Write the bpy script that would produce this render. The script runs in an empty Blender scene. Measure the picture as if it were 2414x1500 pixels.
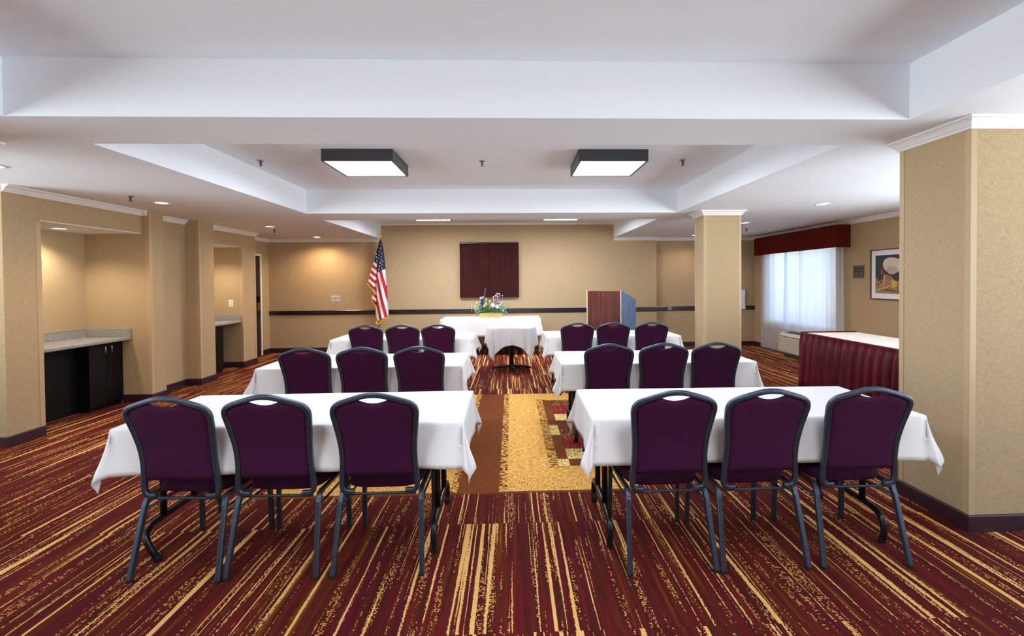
import bpy, math, random
from math import sin, cos, pi, radians, sqrt, exp, atan2
from mathutils import Vector, Matrix

S = bpy.context.scene
COL = S.collection
random.seed(7)

# ------------------------------------------------------------------ camera, world, exposure
W_PX, H_PX = 2414.0, 1500.0
F_PX, CX, CY = 1105.96, 1244.26, 680.22
cam_d = bpy.data.cameras.new('camera'); cam = bpy.data.objects.new('camera', cam_d); COL.objects.link(cam)
fw = Vector((0.03576, 0.99922, -0.01682)); rt = Vector((0.99932, -0.03591, -0.00855)); up = Vector((0.00915, 0.01651, 0.99982))
cam.matrix_world = Matrix(((rt.x, up.x, -fw.x, 0), (rt.y, up.y, -fw.y, 0), (rt.z, up.z, -fw.z, 1.512), (0, 0, 0, 1)))
cam_d.sensor_width = 36; cam_d.lens = F_PX / W_PX * 36
cam_d.shift_x = (W_PX / 2 - CX) / W_PX; cam_d.shift_y = (CY - H_PX / 2) / W_PX
cam_d.clip_start = 0.05
S.camera = cam

SKY = 12.5          # daylight strength
FIX = 40          # ceiling fixture emission
SPOT = 46.0        # downlight watts
w = bpy.data.worlds.new('sky'); S.world = w; w.use_nodes = True
bg = w.node_tree.nodes['Background']
# dim cool sky above; far brighter lower half added to light the ceiling
_tc = w.node_tree.nodes.new('ShaderNodeTexCoord'); _sp = w.node_tree.nodes.new('ShaderNodeSeparateXYZ'); _rp = w.node_tree.nodes.new('ShaderNodeValToRGB')
w.node_tree.links.new(_tc.outputs['Generated'], _sp.inputs[0])
_mr = w.node_tree.nodes.new('ShaderNodeMapRange'); _mr.inputs[1].default_value = -1; _mr.inputs[2].default_value = 1
w.node_tree.links.new(_sp.outputs[2], _mr.inputs[0]); w.node_tree.links.new(_mr.outputs[0], _rp.inputs[0])
_cr = _rp.color_ramp; _cr.elements[0].position = .46; _cr.elements[0].color = (.95, .965, 1.0, 1); _cr.elements[1].position = .56; _cr.elements[1].color = (.13, .17, .24, 1)
w.node_tree.links.new(_rp.outputs[0], bg.inputs[0]); bg.inputs[1].default_value = SKY
vs = S.view_settings
vs.view_transform = 'Standard'; vs.look = 'None'; vs.gamma = 1; vs.use_curve_mapping = False
vs.exposure = 0.14
S.cycles.use_denoising = True
S.cycles.max_bounces = 12; S.cycles.diffuse_bounces = 9; S.cycles.transparent_max_bounces = 16
S.cycles.sample_clamp_indirect = 6
S.cycles.caustics_reflective = False; S.cycles.caustics_refractive = False

def portal(loc, rot, sx, sy):
    l = bpy.data.lights.new('sky_opening', 'AREA'); l.shape = 'RECTANGLE'; l.size = sx; l.size_y = sy
    l.cycles.is_portal = True
    o = bpy.data.objects.new('sky_opening', l); COL.objects.link(o); o.location = loc; o.rotation_euler = rot
portal((5.66, .85, 1.3), (0, radians(90), 0), 2.0, 8.1)               # added right wall glazing, out of view, for fill light
portal((-6.72, .4, 1.3), (0, radians(-90), 0), 2.0, 7.2)                 # added left glazing beside the camera, unseen, for fill light
portal((5.66, 8.85, 1.35), (0, radians(90), 0), 1.5, 2.3)               # right wall window in view

H, HT = 2.442, 2.768
# ------------------------------------------------------------------ materials
def lin(c):
    return tuple(((v / 255) / 12.92 if v / 255 <= .04045 else ((v / 255 + .055) / 1.055) ** 2.4) for v in c)
class NT:
    def __init__(s, mat): s.t = mat.node_tree; s.n = s.t.nodes; s.l = s.t.links
    def node(s, typ, ins={}, **kw):
        n = s.n.new(typ)
        for k, v in kw.items(): setattr(n, k, v)
        for k, v in ins.items():
            if hasattr(v, 'is_linked') or hasattr(v, 'links'): s.l.new(v, n.inputs[k])
            else: n.inputs[k].default_value = v
        return n
    def m(s, op, a, b=0.0, c=0.0): return s.node('ShaderNodeMath', {0: a, 1: b, 2: c}, operation=op).outputs[0]
    def mix(s, f, a, b):
        n = s.n.new('ShaderNodeMix'); n.data_type = 'RGBA'
        for k, v in ((0, f), (6, a), (7, b)):
            if hasattr(v, 'links'): s.l.new(v, n.inputs[k])
            else: n.inputs[k].default_value = v if k == 0 else tuple(v) + ((1,) if len(v) == 3 else ())
        return n.outputs[2]
    def noise(s, vec, scale=5, detail=2, rough=.5): return s.node('ShaderNodeTexNoise', {'Vector': vec, 'Scale': scale, 'Detail': detail, 'Roughness': rough}).outputs[0]
    def white(s, vec): return s.node('ShaderNodeTexWhiteNoise', {'Vector': vec}).outputs[0]
    def comb(s, x, y, z=0.0): return s.node('ShaderNodeCombineXYZ', {0: x, 1: y, 2: z}).outputs[0]
    def ramp(s, f, stops, interp='CONSTANT'):
        n = s.n.new('ShaderNodeValToRGB'); s.l.new(f, n.inputs[0]); cr = n.color_ramp; cr.interpolation = interp
        while len(cr.elements) > 1: cr.elements.remove(cr.elements[-1])
        cr.elements[0].position = stops[0][0]; cr.elements[0].color = tuple(stops[0][1]) + (1,)
        for p, c in stops[1:]:
            e = cr.elements.new(p); e.color = tuple(c) + (1,)
        return n.outputs[0]
    def coords(s, kind='Object'): return s.node('ShaderNodeTexCoord').outputs[kind]
    def mapped(s, sc, kind='Object'): return s.node('ShaderNodeMapping', {'Vector': s.coords(kind), 'Scale': sc}).outputs[0]
def mat(name, col, rough=.5, metal=0., vary=None, bump=None, spec=.5, emit=None, sheen=None, coat=0.):
    m = bpy.data.materials.new(name); m.use_nodes = True; t = NT(m); b = t.n['Principled BSDF']
    c = lin(col); b.inputs['Base Color'].default_value = c + (1,)
    b.inputs['Roughness'].default_value = rough; b.inputs['Metallic'].default_value = metal
    b.inputs['Specular IOR Level'].default_value = spec
    b.inputs['Coat Weight'].default_value = coat
    if vary:   # (other colour, scale vector, contrast low, high)
        c2, sc, lo, hi = vary
        f = t.noise(t.mapped(sc), 1, 3, .6)
        r = t.ramp(f, [(lo, (0, 0, 0)), (hi, (1, 1, 1))], 'LINEAR')
        t.l.new(t.mix(r, c, lin(c2)), b.inputs['Base Color'])
    if bump:   # (scale vector, strength, distance)
        f = t.noise(t.mapped(bump[0]), 1, 2, .6)
        bn = t.node('ShaderNodeBump', {'Strength': bump[1], 'Distance': bump[2], 'Height': f})
        t.l.new(bn.outputs[0], b.inputs['Normal'])
    if emit: b.inputs['Emission Color'].default_value = lin(emit[0]) + (1,); b.inputs['Emission Strength'].default_value = emit[1]
    if sheen: b.inputs['Sheen Weight'].default_value = sheen[0]; b.inputs['Sheen Tint'].default_value = lin(sheen[1]) + (1,); b.inputs['Sheen Roughness'].default_value = .35
    return m

def wall_material():
    m = bpy.data.materials.new('tan_linen_wallpaper'); m.use_nodes = True; t = NT(m); b = t.n['Principled BSDF']
    a = t.noise(t.mapped((420, 420, 28)), 1, 2, .6); c = t.noise(t.mapped((40, 40, 420)), 1, 2, .6)
    f = t.m('MULTIPLY', t.m('ADD', a, c), .5)
    r = t.ramp(f, [(.36, (0, 0, 0)), (.64, (1, 1, 1))], 'LINEAR')
    t.l.new(t.mix(r, lin((162, 138, 103)), lin((190, 167, 130))), b.inputs['Base Color'])
    b.inputs['Roughness'].default_value = .8; b.inputs['Specular IOR Level'].default_value = .25
    bn = t.node('ShaderNodeBump', {'Strength': .25, 'Distance': .001, 'Height': f}); t.l.new(bn.outputs[0], b.inputs['Normal'])
    return m

def carpet_material():
    m = bpy.data.materials.new('striped_carpet'); m.use_nodes = True; t = NT(m); b = t.n['Principled BSDF']
    sep = t.node('ShaderNodeSeparateXYZ', {0: t.coords()}); X, Y = sep.outputs[0], sep.outputs[1]
    q = lambda v, s: t.m('MULTIPLY', t.m('FLOOR', t.m('DIVIDE', v, s)), s)
    # woven loops: everything is snapped to tufts of 3 x 6 mm
    wob = t.m('MULTIPLY', t.m('SUBTRACT', t.noise(t.comb(t.m('MULTIPLY', X, 2.0), t.m('MULTIPLY', Y, 4.5)), 1, 4, .65), .5), .011)
    tile = t.m('FLOOR', t.m('DIVIDE', t.m('SUBTRACT', Y, 2.903), .914))
    xs = t.m('ADD', t.m('ADD', X, wob), t.m('MULTIPLY', tile, .013))
    qx, qy = q(xs, .0032), q(Y, .0065)
    cell = t.white(t.comb(t.m('MULTIPLY', q(X, .004), 53.1), t.m('MULTIPLY', qy, 37.7)))
    n1 = t.noise(t.comb(t.m('MULTIPLY', qx, 31), t.m('MULTIPLY', qy, .26), t.m('MULTIPLY', tile, .3)), 1, 2, .55)
    base = t.ramp(t.noise(t.comb(t.m('MULTIPLY', qx, 30), t.m('MULTIPLY', qy, .6), 3.1), 1, 2, .6),
                  [(0, lin((84, 16, 30))), (.38, lin((70, 26, 14))), (.46, lin((92, 19, 24))), (.53, lin((80, 34, 13))), (.58, lin((98, 24, 20))), (.63, lin((94, 48, 14))), (.70, lin((128, 76, 18)))])
    fine = t.noise(t.comb(t.m('MULTIPLY', qx, 190), t.m('MULTIPLY', qy, 1.2), 9.0), 1, 2, .6)
    base = t.mix(t.m('MULTIPLY', t.m('GREATER_THAN', fine, .56), .45), base, lin((48, 16, 14)))
    tan, tan2 = lin((218, 168, 100)), lin((204, 148, 78))
    # solid ragged tan stripes, narrow and wide
    edge = t.m('ADD', n1, t.m('MULTIPLY', t.m('SUBTRACT', cell, .5), .035))
    solid = t.m('GREATER_THAN', edge, .622)
    n2 = t.noise(t.comb(t.m('MULTIPLY', qx, 66), t.m('MULTIPLY', qy, .5), 21.0), 1, 1, .5)
    thin = t.m('GREATER_THAN', t.m('ADD', n2, t.m('MULTIPLY', t.m('SUBTRACT', cell, .5), .05)), .672)
    solid = t.m('MAXIMUM', solid, thin)
    # dotted bands
    n3 = t.noise(t.comb(t.m('MULTIPLY', qx, 24), t.m('MULTIPLY', qy, 1.1), 44.0), 1, 2, .6)
    band = t.m('GREATER_THAN', n3, .585)
    dash = t.white(t.comb(t.m('MULTIPLY', q(xs, .0064), 91.7), t.m('MULTIPLY', q(Y, .011), 17.3), 5.0))
    rowg = t.m('LESS_THAN', t.m('FRACT', t.m('DIVIDE', Y, .011)), .62)
    dots = t.m('MULTIPLY', t.m('MULTIPLY', band, t.m('GREATER_THAN', dash, .62)), rowg)
    col = t.mix(dots, base, tan2)
    col = t.mix(solid, col, tan)
    # ---- medallion field
    def box(x0, x1, y0, y1):
        f = t.m('MULTIPLY', t.m('GREATER_THAN', X, x0), t.m('LESS_THAN', X, x1))
        return t.m('MULTIPLY', f, t.m('MULTIPLY', t.m('GREATER_THAN', Y, y0), t.m('LESS_THAN', Y, y1)))
    hd = t.noise(t.comb(t.m('MULTIPLY', q(X, .004), 30), t.m('MULTIPLY', q(Y, .007), 110)), 1, 2, .7)
    vd = t.noise(t.comb(t.m('MULTIPLY', q(X, .005), 120), t.m('MULTIPLY', q(Y, .006), 30)), 1, 2, .7)
    gcols = [(0, lin((160, 98, 34))), (.40, lin((198, 142, 66))), (.50, lin((222, 172, 94))), (.64, lin((236, 196, 124)))]
    gold_h, gold_v = t.ramp(hd, gcols), t.ramp(vd, gcols)
    gold = t.mix(box(.0, 1.2, 3.0, 3.72), gold_h, gold_v); gold = t.mix(box(.33, 1.2, 5.9, 6.4), gold, gold_v)
    gold = t.mix(box(-2, -.40, 3.0, 3.72), gold, gold_v)
    brown = t.mix(cell, lin((98, 50, 22)), lin((122, 66, 30)))
    fringe = t.m('GREATER_THAN', t.white(t.comb(t.m('MULTIPLY', q(X, .02), 7.1), t.m('MULTIPLY', q(Y, .012), 31.0))), .5)
    field = gold
    field = t.mix(box(-.40, -.10, 3, 7), field, brown)
    field = t.mix(t.m('MULTIPLY', box(-.10, -.04, 3, 7), fringe), field, brown)
    field = t.mix(t.m('MULTIPLY', box(-.45, -.40, 3, 7), fringe), field, brown)
    field = t.mix(t.m('MULTIPLY', box(.30, .42, 3.75, 5.92), t.m('GREATER_THAN', t.m('ADD', fringe, t.m('MULTIPLY', X, 1.5)), 1.0)), field, lin((122, 78, 26)))
    # blocks
    bn_ = t.noise(t.comb(t.m('MULTIPLY', q(X, .006), 45), t.m('MULTIPLY', q(Y, .012), 45), 7.), 1, 2, .7)
    cream = t.ramp(bn_, [(0, lin((70, 66, 34))), (.42, lin((228, 200, 130))), (.56, lin((206, 170, 90)))])
    maroon = t.ramp(t.noise(t.comb(t.m('MULTIPLY', q(X, .006), 60), t.m('MULTIPLY', q(Y, .012), 8), 2.), 1, 1, .5), [(0, lin((112, 26, 32))), (.52, lin((150, 52, 30)))])
    mixb = t.ramp(bn_, [(0, lin((110, 40, 30))), (.45, lin((88, 44, 24))), (.58, lin((206, 160, 100)))])
    pats = {'c': cream, 'm': maroon, 'x': mixb, 'b': brown}
    rows = [(3.78, 3.93, 'b'), (3.93, 4.17, 'c'), (4.17, 4.46, 'm'), (4.46, 4.72, 'x'), (4.72, 5.02, 'b'), (5.02, 5.26, 'c'), (5.26, 5.58, 'm'), (5.58, 5.88, 'x')]
    for a_, b_, k in rows: field = t.mix(box(.45, .95, a_, b_), field, pats[k])
    for i, (a_, b_) in enumerate([(3.78, 3.93), (3.93, 4.26), (4.26, 4.55), (4.55, 4.86), (4.86, 5.12), (5.12, 5.40), (5.40, 5.88)]):
        field = t.mix(box(.38, .47, a_, b_), field, pats['cbbcbbb'[i]])
    edge_in = box(-1.78, .92, 3.34, 6.23)
    col = t.mix(edge_in, col, field)
    col = t.mix(t.m('MULTIPLY', box(-1.8, .94, 3.31, 3.345), .8), col, brown)
    t.l.new(col, b.inputs['Base Color'])
    b.inputs['Roughness'].default_value = .95; b.inputs['Specular IOR Level'].default_value = .1
    bm_ = t.node('ShaderNodeBump', {'Strength': .5, 'Distance': .003, 'Height': t.noise(t.coords(), 260, 2, .6)}); t.l.new(bm_.outputs[0], b.inputs['Normal'])
    return m

def wood(name, c1, c2, rough=.35, sc=(60, 60, 1.2)):
    return mat(name, c1, rough, vary=(c2, sc, .38, .62), coat=.15)

M = {}
M['wall'] = wall_material()
M['carpet'] = carpet_material()
M['ceiling'] = mat('white_ceiling_paint', (235, 240, 246), .85, bump=((160, 160, 160), .12, .002), spec=.2)
M['crown'] = mat('white_gloss_trim', (236, 236, 236), .45)
M['guard'] = mat('tan_corner_guard', (184, 158, 120), .5)
M['base'] = mat('dark_plum_baseboard', (50, 20, 32), .5)
M['rail'] = mat('black_brown_chair_rail', (28, 16, 16), .3, coat=.3)
M['linen'] = mat('white_table_linen', (236, 234, 232), .85, bump=((9, 9, 9), .35, .012), spec=.15)
M['fabric'] = mat('burgundy_velvet', (50, 5, 40), .8, vary=((57, 7, 47), (9, 9, 9), .3, .7), bump=((700, 700, 700), .3, .0008), spec=.2, sheen=(.12, (150, 50, 120)))
M['hammer'] = mat('hammered_grey_metal', (86, 97, 114), .30, .75, vary=((42, 48, 60), (380, 380, 380), .42, .6), bump=((330, 330, 330), .6, .0015))
M['black_metal'] = mat('black_enamel_metal', (20, 22, 26), .28, .3)
M['rubber'] = mat('black_rubber', (12, 12, 13), .8)
M['particle'] = mat('table_board', (120, 95, 70), .7)
M['granite'] = mat('speckled_grey_granite', (172, 170, 166), .3, vary=((78, 76, 76), (260, 260, 260), .47, .6))
M['blackcab'] = mat('black_laminate', (8, 8, 9), .45, spec=.25)
M['steel'] = mat('brushed_steel', (190, 190, 190), .28, 1.)
M['brass'] = mat('brass', (190, 150, 70), .28, 1.)
M['mahog'] = mat('mahogany_veneer', (60, 17, 14), .75, vary=((42, 9, 9), (60, 60, 1.2), .38, .62), spec=.15)
M['mahog_light'] = wood('reddish_laminate_wood', (104, 48, 38), (66, 26, 22), .3, (40, 40, 1.0))
M['darkwood'] = wood('dark_brown_door_wood', (44, 20, 16), (28, 12, 10), .35)
M['white'] = mat('white_plastic', (228, 226, 222), .45)
M['ptac'] = mat('beige_plastic_housing', (208, 198, 184), .5)
M['grill'] = mat('dark_grey_grille', (58, 60, 62), .5)
M['plate'] = mat('pale_grey_wall_plate', (205, 207, 208), .4)
M['toggle'] = mat('grey_toggle', (120, 122, 126), .5)
M['valance'] = mat('rust_red_fabric', (92, 24, 14), .85, spec=.1, bump=((500, 500, 500), .2, .001))
M['skirt'] = mat('burgundy_satin_skirt', (104, 12, 34), .5, vary=((76, 6, 24), (6, 6, 1), .35, .65), spec=.35, sheen=(.3, (190, 50, 80)))
M['mount'] = mat('white_mat_board', (232, 232, 232), .7)
M['pframe'] = mat('brown_picture_frame', (96, 52, 36), .4)
M['plaque'] = mat('dark_grey_plaque', (84, 84, 86), .5)
M['plaque_text'] = mat('near_black_lettering', (18, 18, 22), .6)
M['plaque_rim'] = mat('bronze_rim', (122, 104, 84), .4, .5)
M['gold'] = mat('gold_fringe', (222, 168, 22), .6)
M['goldpole'] = mat('gold_metal', (200, 155, 50), .25, 1.)
M['navy'] = mat('navy_flag_cloth', (16, 20, 60), .75)
M['red'] = mat('red_flag_cloth', (168, 18, 40), .75)
M['fwhite'] = mat('white_flag_cloth', (226, 222, 220), .75)
M['oak'] = wood('pale_pole_wood', (170, 120, 70), (140, 92, 50))
M['basket'] = mat('straw_yellow_planter', (232, 214, 152), .7, vary=((198, 164, 84), (50, 50, 160), .4, .6))
M['leaf'] = mat('dark_green_leaf', (36, 92, 40), .6, vary=((92, 148, 84), (40, 40, 40), .4, .6))
M['sage'] = mat('pale_sage_leaf', (150, 182, 150), .7)
for n, c in (('petal_white', (240, 236, 238)), ('petal_blue', (20, 48, 110)), ('petal_yellow', (226, 216, 90)), ('petal_pink', (186, 84, 116)), ('petal_purple', (104, 70, 140)), ('petal_lilac', (206, 188, 220))): M[n] = mat(n, c, .7)
M['lectern_side'] = mat('mottled_blue_side', (104, 148, 200), .25, vary=((124, 164, 212), (9, 9, 5), .35, .65), coat=.6)  # pale blue base colour with random mottling, used on both side panels
M['lectern_edge'] = mat('cream_edge_band', (214, 190, 160), .5)
M['whiteboard'] = mat('whiteboard_surface', (236, 240, 244), .2)
M['fixture'] = mat('charcoal_fixture_housing', (62, 63, 66), .4, .3)
M['chrome'] = mat('chrome', (150, 150, 152), .25, 1.)
M['ground'] = mat('pale_paving', (150, 150, 145), .9)
def emis(name, col, s):
    m = bpy.data.materials.new(name); m.use_nodes = True; t = NT(m); b = t.n['Principled BSDF']
    b.inputs['Base Color'].default_value = (.8, .8, .8, 1); b.inputs['Emission Color'].default_value = lin(col) + (1,); b.inputs['Emission Strength'].default_value = s
    return m
M['diffuser'] = emis('lit_white_diffuser', (228, 240, 255), FIX)
M['diffuser_bright'] = emis('bright_white_diffuser', (238, 243, 255), FIX * 1.7)
M['lamp'] = emis('lit_lamp_lens', (255, 246, 232), 14)
def glass():
    m = bpy.data.materials.new('window_glass'); m.use_nodes = True; t = NT(m); t.n.remove(t.n['Principled BSDF'])
    a = t.node('ShaderNodeBsdfTransparent', {'Color': (.93, .97, .98, 1)}); g = t.node('ShaderNodeBsdfGlossy', {'Roughness': .02})
    x = t.node('ShaderNodeMixShader', {0: .07, 1: a.outputs[0], 2: g.outputs[0]}); t.l.new(x.outputs[0], t.n['Material Output'].inputs[0]); return m
M['glass'] = glass()
def sheer():
    m = bpy.data.materials.new('sheer_white_voile'); m.use_nodes = True; t = NT(m); t.n.remove(t.n['Principled BSDF'])
    a = t.node('ShaderNodeBsdfTransparent', {'Color': (1, 1, 1, 1)}); d = t.node('ShaderNodeBsdfDiffuse', {'Color': lin((232, 230, 236)) + (1,)}); tr = t.node('ShaderNodeBsdfTranslucent', {'Color': lin((226, 238, 250)) + (1,)})
    x = t.node('ShaderNodeMixShader', {0: .60, 1: d.outputs[0], 2: tr.outputs[0]}); y = t.node('ShaderNodeMixShader', {0: .74, 1: a.outputs[0], 2: x.outputs[0]})
    t.l.new(y.outputs[0], t.n['Material Output'].inputs[0]); return m
M['sheer'] = sheer()
M['blind'] = mat('white_blind_slat', (225, 228, 232), .6)

# ------------------------------------------------------------------ mesh helpers
class MB:
    def __init__(s): s.v = []; s.f = []; s.mi = []; s.smooth = []
    def add(s, vs, fs, mi=0, smooth=False):
        o = len(s.v); s.v += [tuple(x) for x in vs]
        for f in fs: s.f.append(tuple(i + o for i in f)); s.mi.append(mi); s.smooth.append(smooth)
    def box(s, x0, x1, y0, y1, z0, z1, mi=0):
        s.add([(x, y, z) for x in (x0, x1) for y in (y0, y1) for z in (z0, z1)],
              [(0, 1, 3, 2), (4, 6, 7, 5), (0, 4, 5, 1), (2, 3, 7, 6), (0, 2, 6, 4), (1, 5, 7, 3)], mi); return s
    def prism(s, pts, z0, z1, mi=0):
        n = len(pts)
        s.add([(x, y, z0) for x, y in pts] + [(x, y, z1) for x, y in pts],
              [tuple(range(n))[::-1], tuple(range(n, 2 * n))] + [(i, (i + 1) % n, n + (i + 1) % n, n + i) for i in range(n)], mi); return s
    def tube(s, path, r, n=10, mi=0, prof=None, closed=False, upv=None, smooth=True, cap=True):
        P = [Vector(p) for p in path]; N = len(P)
        prof = prof or [(r * cos(2 * pi * k / n), r * sin(2 * pi * k / n)) for k in range(n)]
        n = len(prof); vs = []; prev = None
        for i, p in enumerate(P):
            if closed: d = (P[(i + 1) % N] - P[i - 1])
            else: d = (P[min(i + 1, N - 1)] - P[max(i - 1, 0)])
            d.normalize()
            if upv is not None: a = Vector(upv)
            elif prev is None: a = Vector((0, 0, 1)) if abs(d.z) < .9 else Vector((0, 1, 0))
            else: a = prev
            a = (a - d * a.dot(d)).normalized(); b = d.cross(a); prev = a
            # mitre widening
            k = 1.
            if 0 < i < N - 1 or closed:
                d1 = (P[i] - P[i - 1]).normalized(); d2 = (P[(i + 1) % N] - P[i]).normalized()
                c = max(.5, sqrt(max(0, (1 + d1.dot(d2)) / 2))); k = 1 / c if c > .8 else 1.
            vs += [p + a * u * 1 + b * v_ * k for u, v_ in prof]
        fs = []
        for i in range(N if closed else N - 1):
            j = (i + 1) % N
            for k in range(n): fs.append((i * n + k, i * n + (k + 1) % n, j * n + (k + 1) % n, j * n + k))
        s.add(vs, fs, mi, smooth)
        if not closed and cap:
            s.add(vs[:n], [tuple(range(n))[::-1]], mi); s.add(vs[-n:], [tuple(range(n))], mi)
        return s
    def lathe(s, prof, c=(0, 0, 0), n=24, mi=0, smooth=True):
        vs = []; fs = []
        for (r, z) in prof: vs += [(c[0] + r * cos(2 * pi * k / n), c[1] + r * sin(2 * pi * k / n), c[2] + z) for k in range(n)]
        for i in range(len(prof) - 1):
            for k in range(n): fs.append((i * n + k, i * n + (k + 1) % n, (i + 1) * n + (k + 1) % n, (i + 1) * n + k))
        s.add(vs, fs, mi, smooth)
        if prof[0][0] > 1e-4: s.add(vs[:n], [tuple(range(n))[::-1]], mi)
        if prof[-1][0] > 1e-4: s.add(vs[-n:], [tuple(range(n))], mi)
        return s
    def grid(s, fn, nu, nv, mi=0, smooth=True, closed_u=False):
        vs = [fn(i / nu, j / nv) for j in range(nv + 1) for i in range(nu + (0 if closed_u else 1))]
        w_ = nu + (0 if closed_u else 1)
        s.add(vs, [(j * w_ + i, j * w_ + (i + 1) % w_, (j + 1) * w_ + (i + 1) % w_, (j + 1) * w_ + i) for j in range(nv) for i in range(nu)], mi, smooth); return s
    def build(s, name, mats, parent=None, bevel=0, shift=None, merge=True, subsurf=0):
        me = bpy.data.meshes.new(name); me.from_pydata(s.v, [], s.f)
        for m_ in (mats if isinstance(mats, (list, tuple)) else [mats]): me.materials.append(m_)
        me.polygons.foreach_set('material_index', s.mi); me.polygons.foreach_set('use_smooth', s.smooth)
        if merge:
            import bmesh
            b = bmesh.new(); b.from_mesh(me); bmesh.ops.remove_doubles(b, verts=b.verts, dist=1e-5); bmesh.ops.recalc_face_normals(b, faces=b.faces); b.to_mesh(me); b.free()
        me.update(); o = bpy.data.objects.new(name, me); COL.objects.link(o)
        if parent: o.parent = parent
        if bevel:
            md = o.modifiers.new('bevel', 'BEVEL'); md.width = bevel; md.segments = 2; md.limit_method = 'ANGLE'; md.angle_limit = radians(40)
        if subsurf:
            md = o.modifiers.new('sub', 'SUBSURF'); md.levels = subsurf; md.render_levels = subsurf
        return o
def tag(o, label=None, cat=None, group=None, kind=None):
    if label: o['label'] = label
    if cat: o['category'] = cat
    if group: o['group'] = group
    if kind: o['kind'] = kind
    return o
def empty(name, loc=(0, 0, 0), rz=0, **k):
    o = bpy.data.objects.new(name, None); COL.objects.link(o); o.location = loc; o.rotation_euler = (0, 0, rz); o.empty_display_size = .1
    return tag(o, **k)
def struct(name, mb, m_, parent=None, **k):
    o = mb.build(name, m_, parent, **k)
    o['kind'] = 'structure'
    return o
def copy_tree(o, parent=None):
    c = o.copy(); COL.objects.link(c); c.parent = parent
    for ch in list(o.children): copy_tree(ch, c)
    return c
def sweep(mb, path, prof, closed=False, mi=0):
    """profile (offset towards the left of travel, z) swept with mitres"""
    P = [Vector((x, y)) for x, y in path]; N = len(P); vs = []; n = len(prof)
    for i in range(N):
        d1 = (P[i] - P[i - 1]).normalized() if (i > 0 or closed) else None
        d2 = (P[(i + 1) % N] - P[i]).normalized() if (i < N - 1 or closed) else None
        if d1 is None: d1 = d2
        if d2 is None: d2 = d1
        n1 = Vector((-d1.y, d1.x)); n2 = Vector((-d2.y, d2.x)); k = n1 + n2
        k = k / max(1e-6, k.dot(n1)) if k.length > 1e-4 else n1
        vs += [(P[i].x + k.x * o_, P[i].y + k.y * o_, z) for o_, z in prof]
    fs = []
    for i in range(N if closed else N - 1):
        j = (i + 1) % N
        for k in range(n): fs.append((i * n + k, i * n + (k + 1) % n, j * n + (k + 1) % n, j * n + k))
    mb.add(vs, fs, mi)
    if not closed: mb.add(vs[:n], [tuple(range(n))[::-1]], mi); mb.add(vs[-n:], [tuple(range(n))], mi)
    return mb
CROWN = [(0, H - .065), (.010, H - .065), (.016, H - .052), (.022, H - .048), (.036, H - .026), (.050, H - .014), (.060, H - .012), (.062, H + .001), (0, H + .001)]
BASE = [(0, 0), (.013, 0), (.013, .092), (.008, .100), (0, .100)]

# ------------------------------------------------------------------ room shell
fl = struct('floor', MB().box(-7, 5.7, -3.8, 10.7, -.12, 0), M['carpet'])
YB = 10.28
T1 = (-2.785, 2.357, -.55, 2.70); T2 = (-2.757, 2.319, 3.22, 6.46); T3 = (-2.80, 2.27, 7.16, YB)
c = MB()
c.box(-7, 5.9, -3.9, 10.8, HT, HT + .1)
XL_, XR_ = -7, 5.9
for (a, b) in ((-3.9, T1[2]), (T1[3], T2[2]), (T2[3], T3[2]), (YB + .05, 10.8)): c.box(XL_, XR_, a, b, H, HT)
for T in (T1, T2, (T3[0], T3[1], T3[2], YB + .05)): c.box(XL_, T[0], T[2], T[3], H, HT); c.box(T[1], XR_, T[2], T[3], H, HT)
struct('ceiling', c, M['ceiling'])

XA, XD, XRW = -4.69, -4.80, 5.5
# back wall (main plane and the slightly deeper right part)
struct('wall_back', MB().box(-5.4, 3.22, YB, YB + .2, 0, HT).box(3.22, 5.7, YB + .14, YB + .34, 0, HT), M['wall'])
# left wall: stub, header, niche shells, column returns, recess
wl = MB()
wl.box(XA - .13, XA, 4.51, 4.86, 0, H)                  # stub at the near end
wl.box(-6.6, XA - .13, 4.51, 4.66, 0, H)                # face turning away to the left
wl.box(XA - .13, XA, 4.86, 6.15, 2.156, H)              # header over niche one
wl.box(-5.52, -5.40, 4.66, 6.15, 0, H)                  # niche one back
wl.box(-5.52, -4.60, 6.15, 6.40, 0, H)                  # end wall and corner return
wl.box(XD - .12, XD, 6.40, 7.10, 0, H)
wl.box(-5.52, -4.60, 7.10, 7.45, 0, H)
wl.box(XD - .13, XD, 7.45, 8.57, 2.156, H)               # header over niche two
wl.box(-5.52, -5.40, 7.45, 8.57, 0, H)
wl.box(-5.52, XD, 8.57, 9.00, 0, H)
wl.box(-5.40, -5.26, 9.04, 9.95, 0, 2.10); wl.box(-5.40, -5.20, 9.00, 9.04, 0, H); wl.box(-5.40, -5.20, 9.935, YB, 0, H); wl.box(-5.40, -5.20, 9.04, 9.935, 2.067, H)
for a_ in ((-3.7, -3.2, 0, H), (4.0, 4.66, 0, H), (-3.2, 4.0, 0, .30), (-3.2, 4.0, 2.30, H)): wl.box(-6.75, -6.6, *a_)
struct('wall_left', wl, M['wall'])
nl = MB(); nl.box(-5.40, XA - .001, 4.66, 6.15, 2.148, 2.1555); nl.box(-5.40, XD - .001, 7.45, 8.57, 2.150, 2.1555)
struct('ceiling_niche', nl, M['ceiling'])
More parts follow.
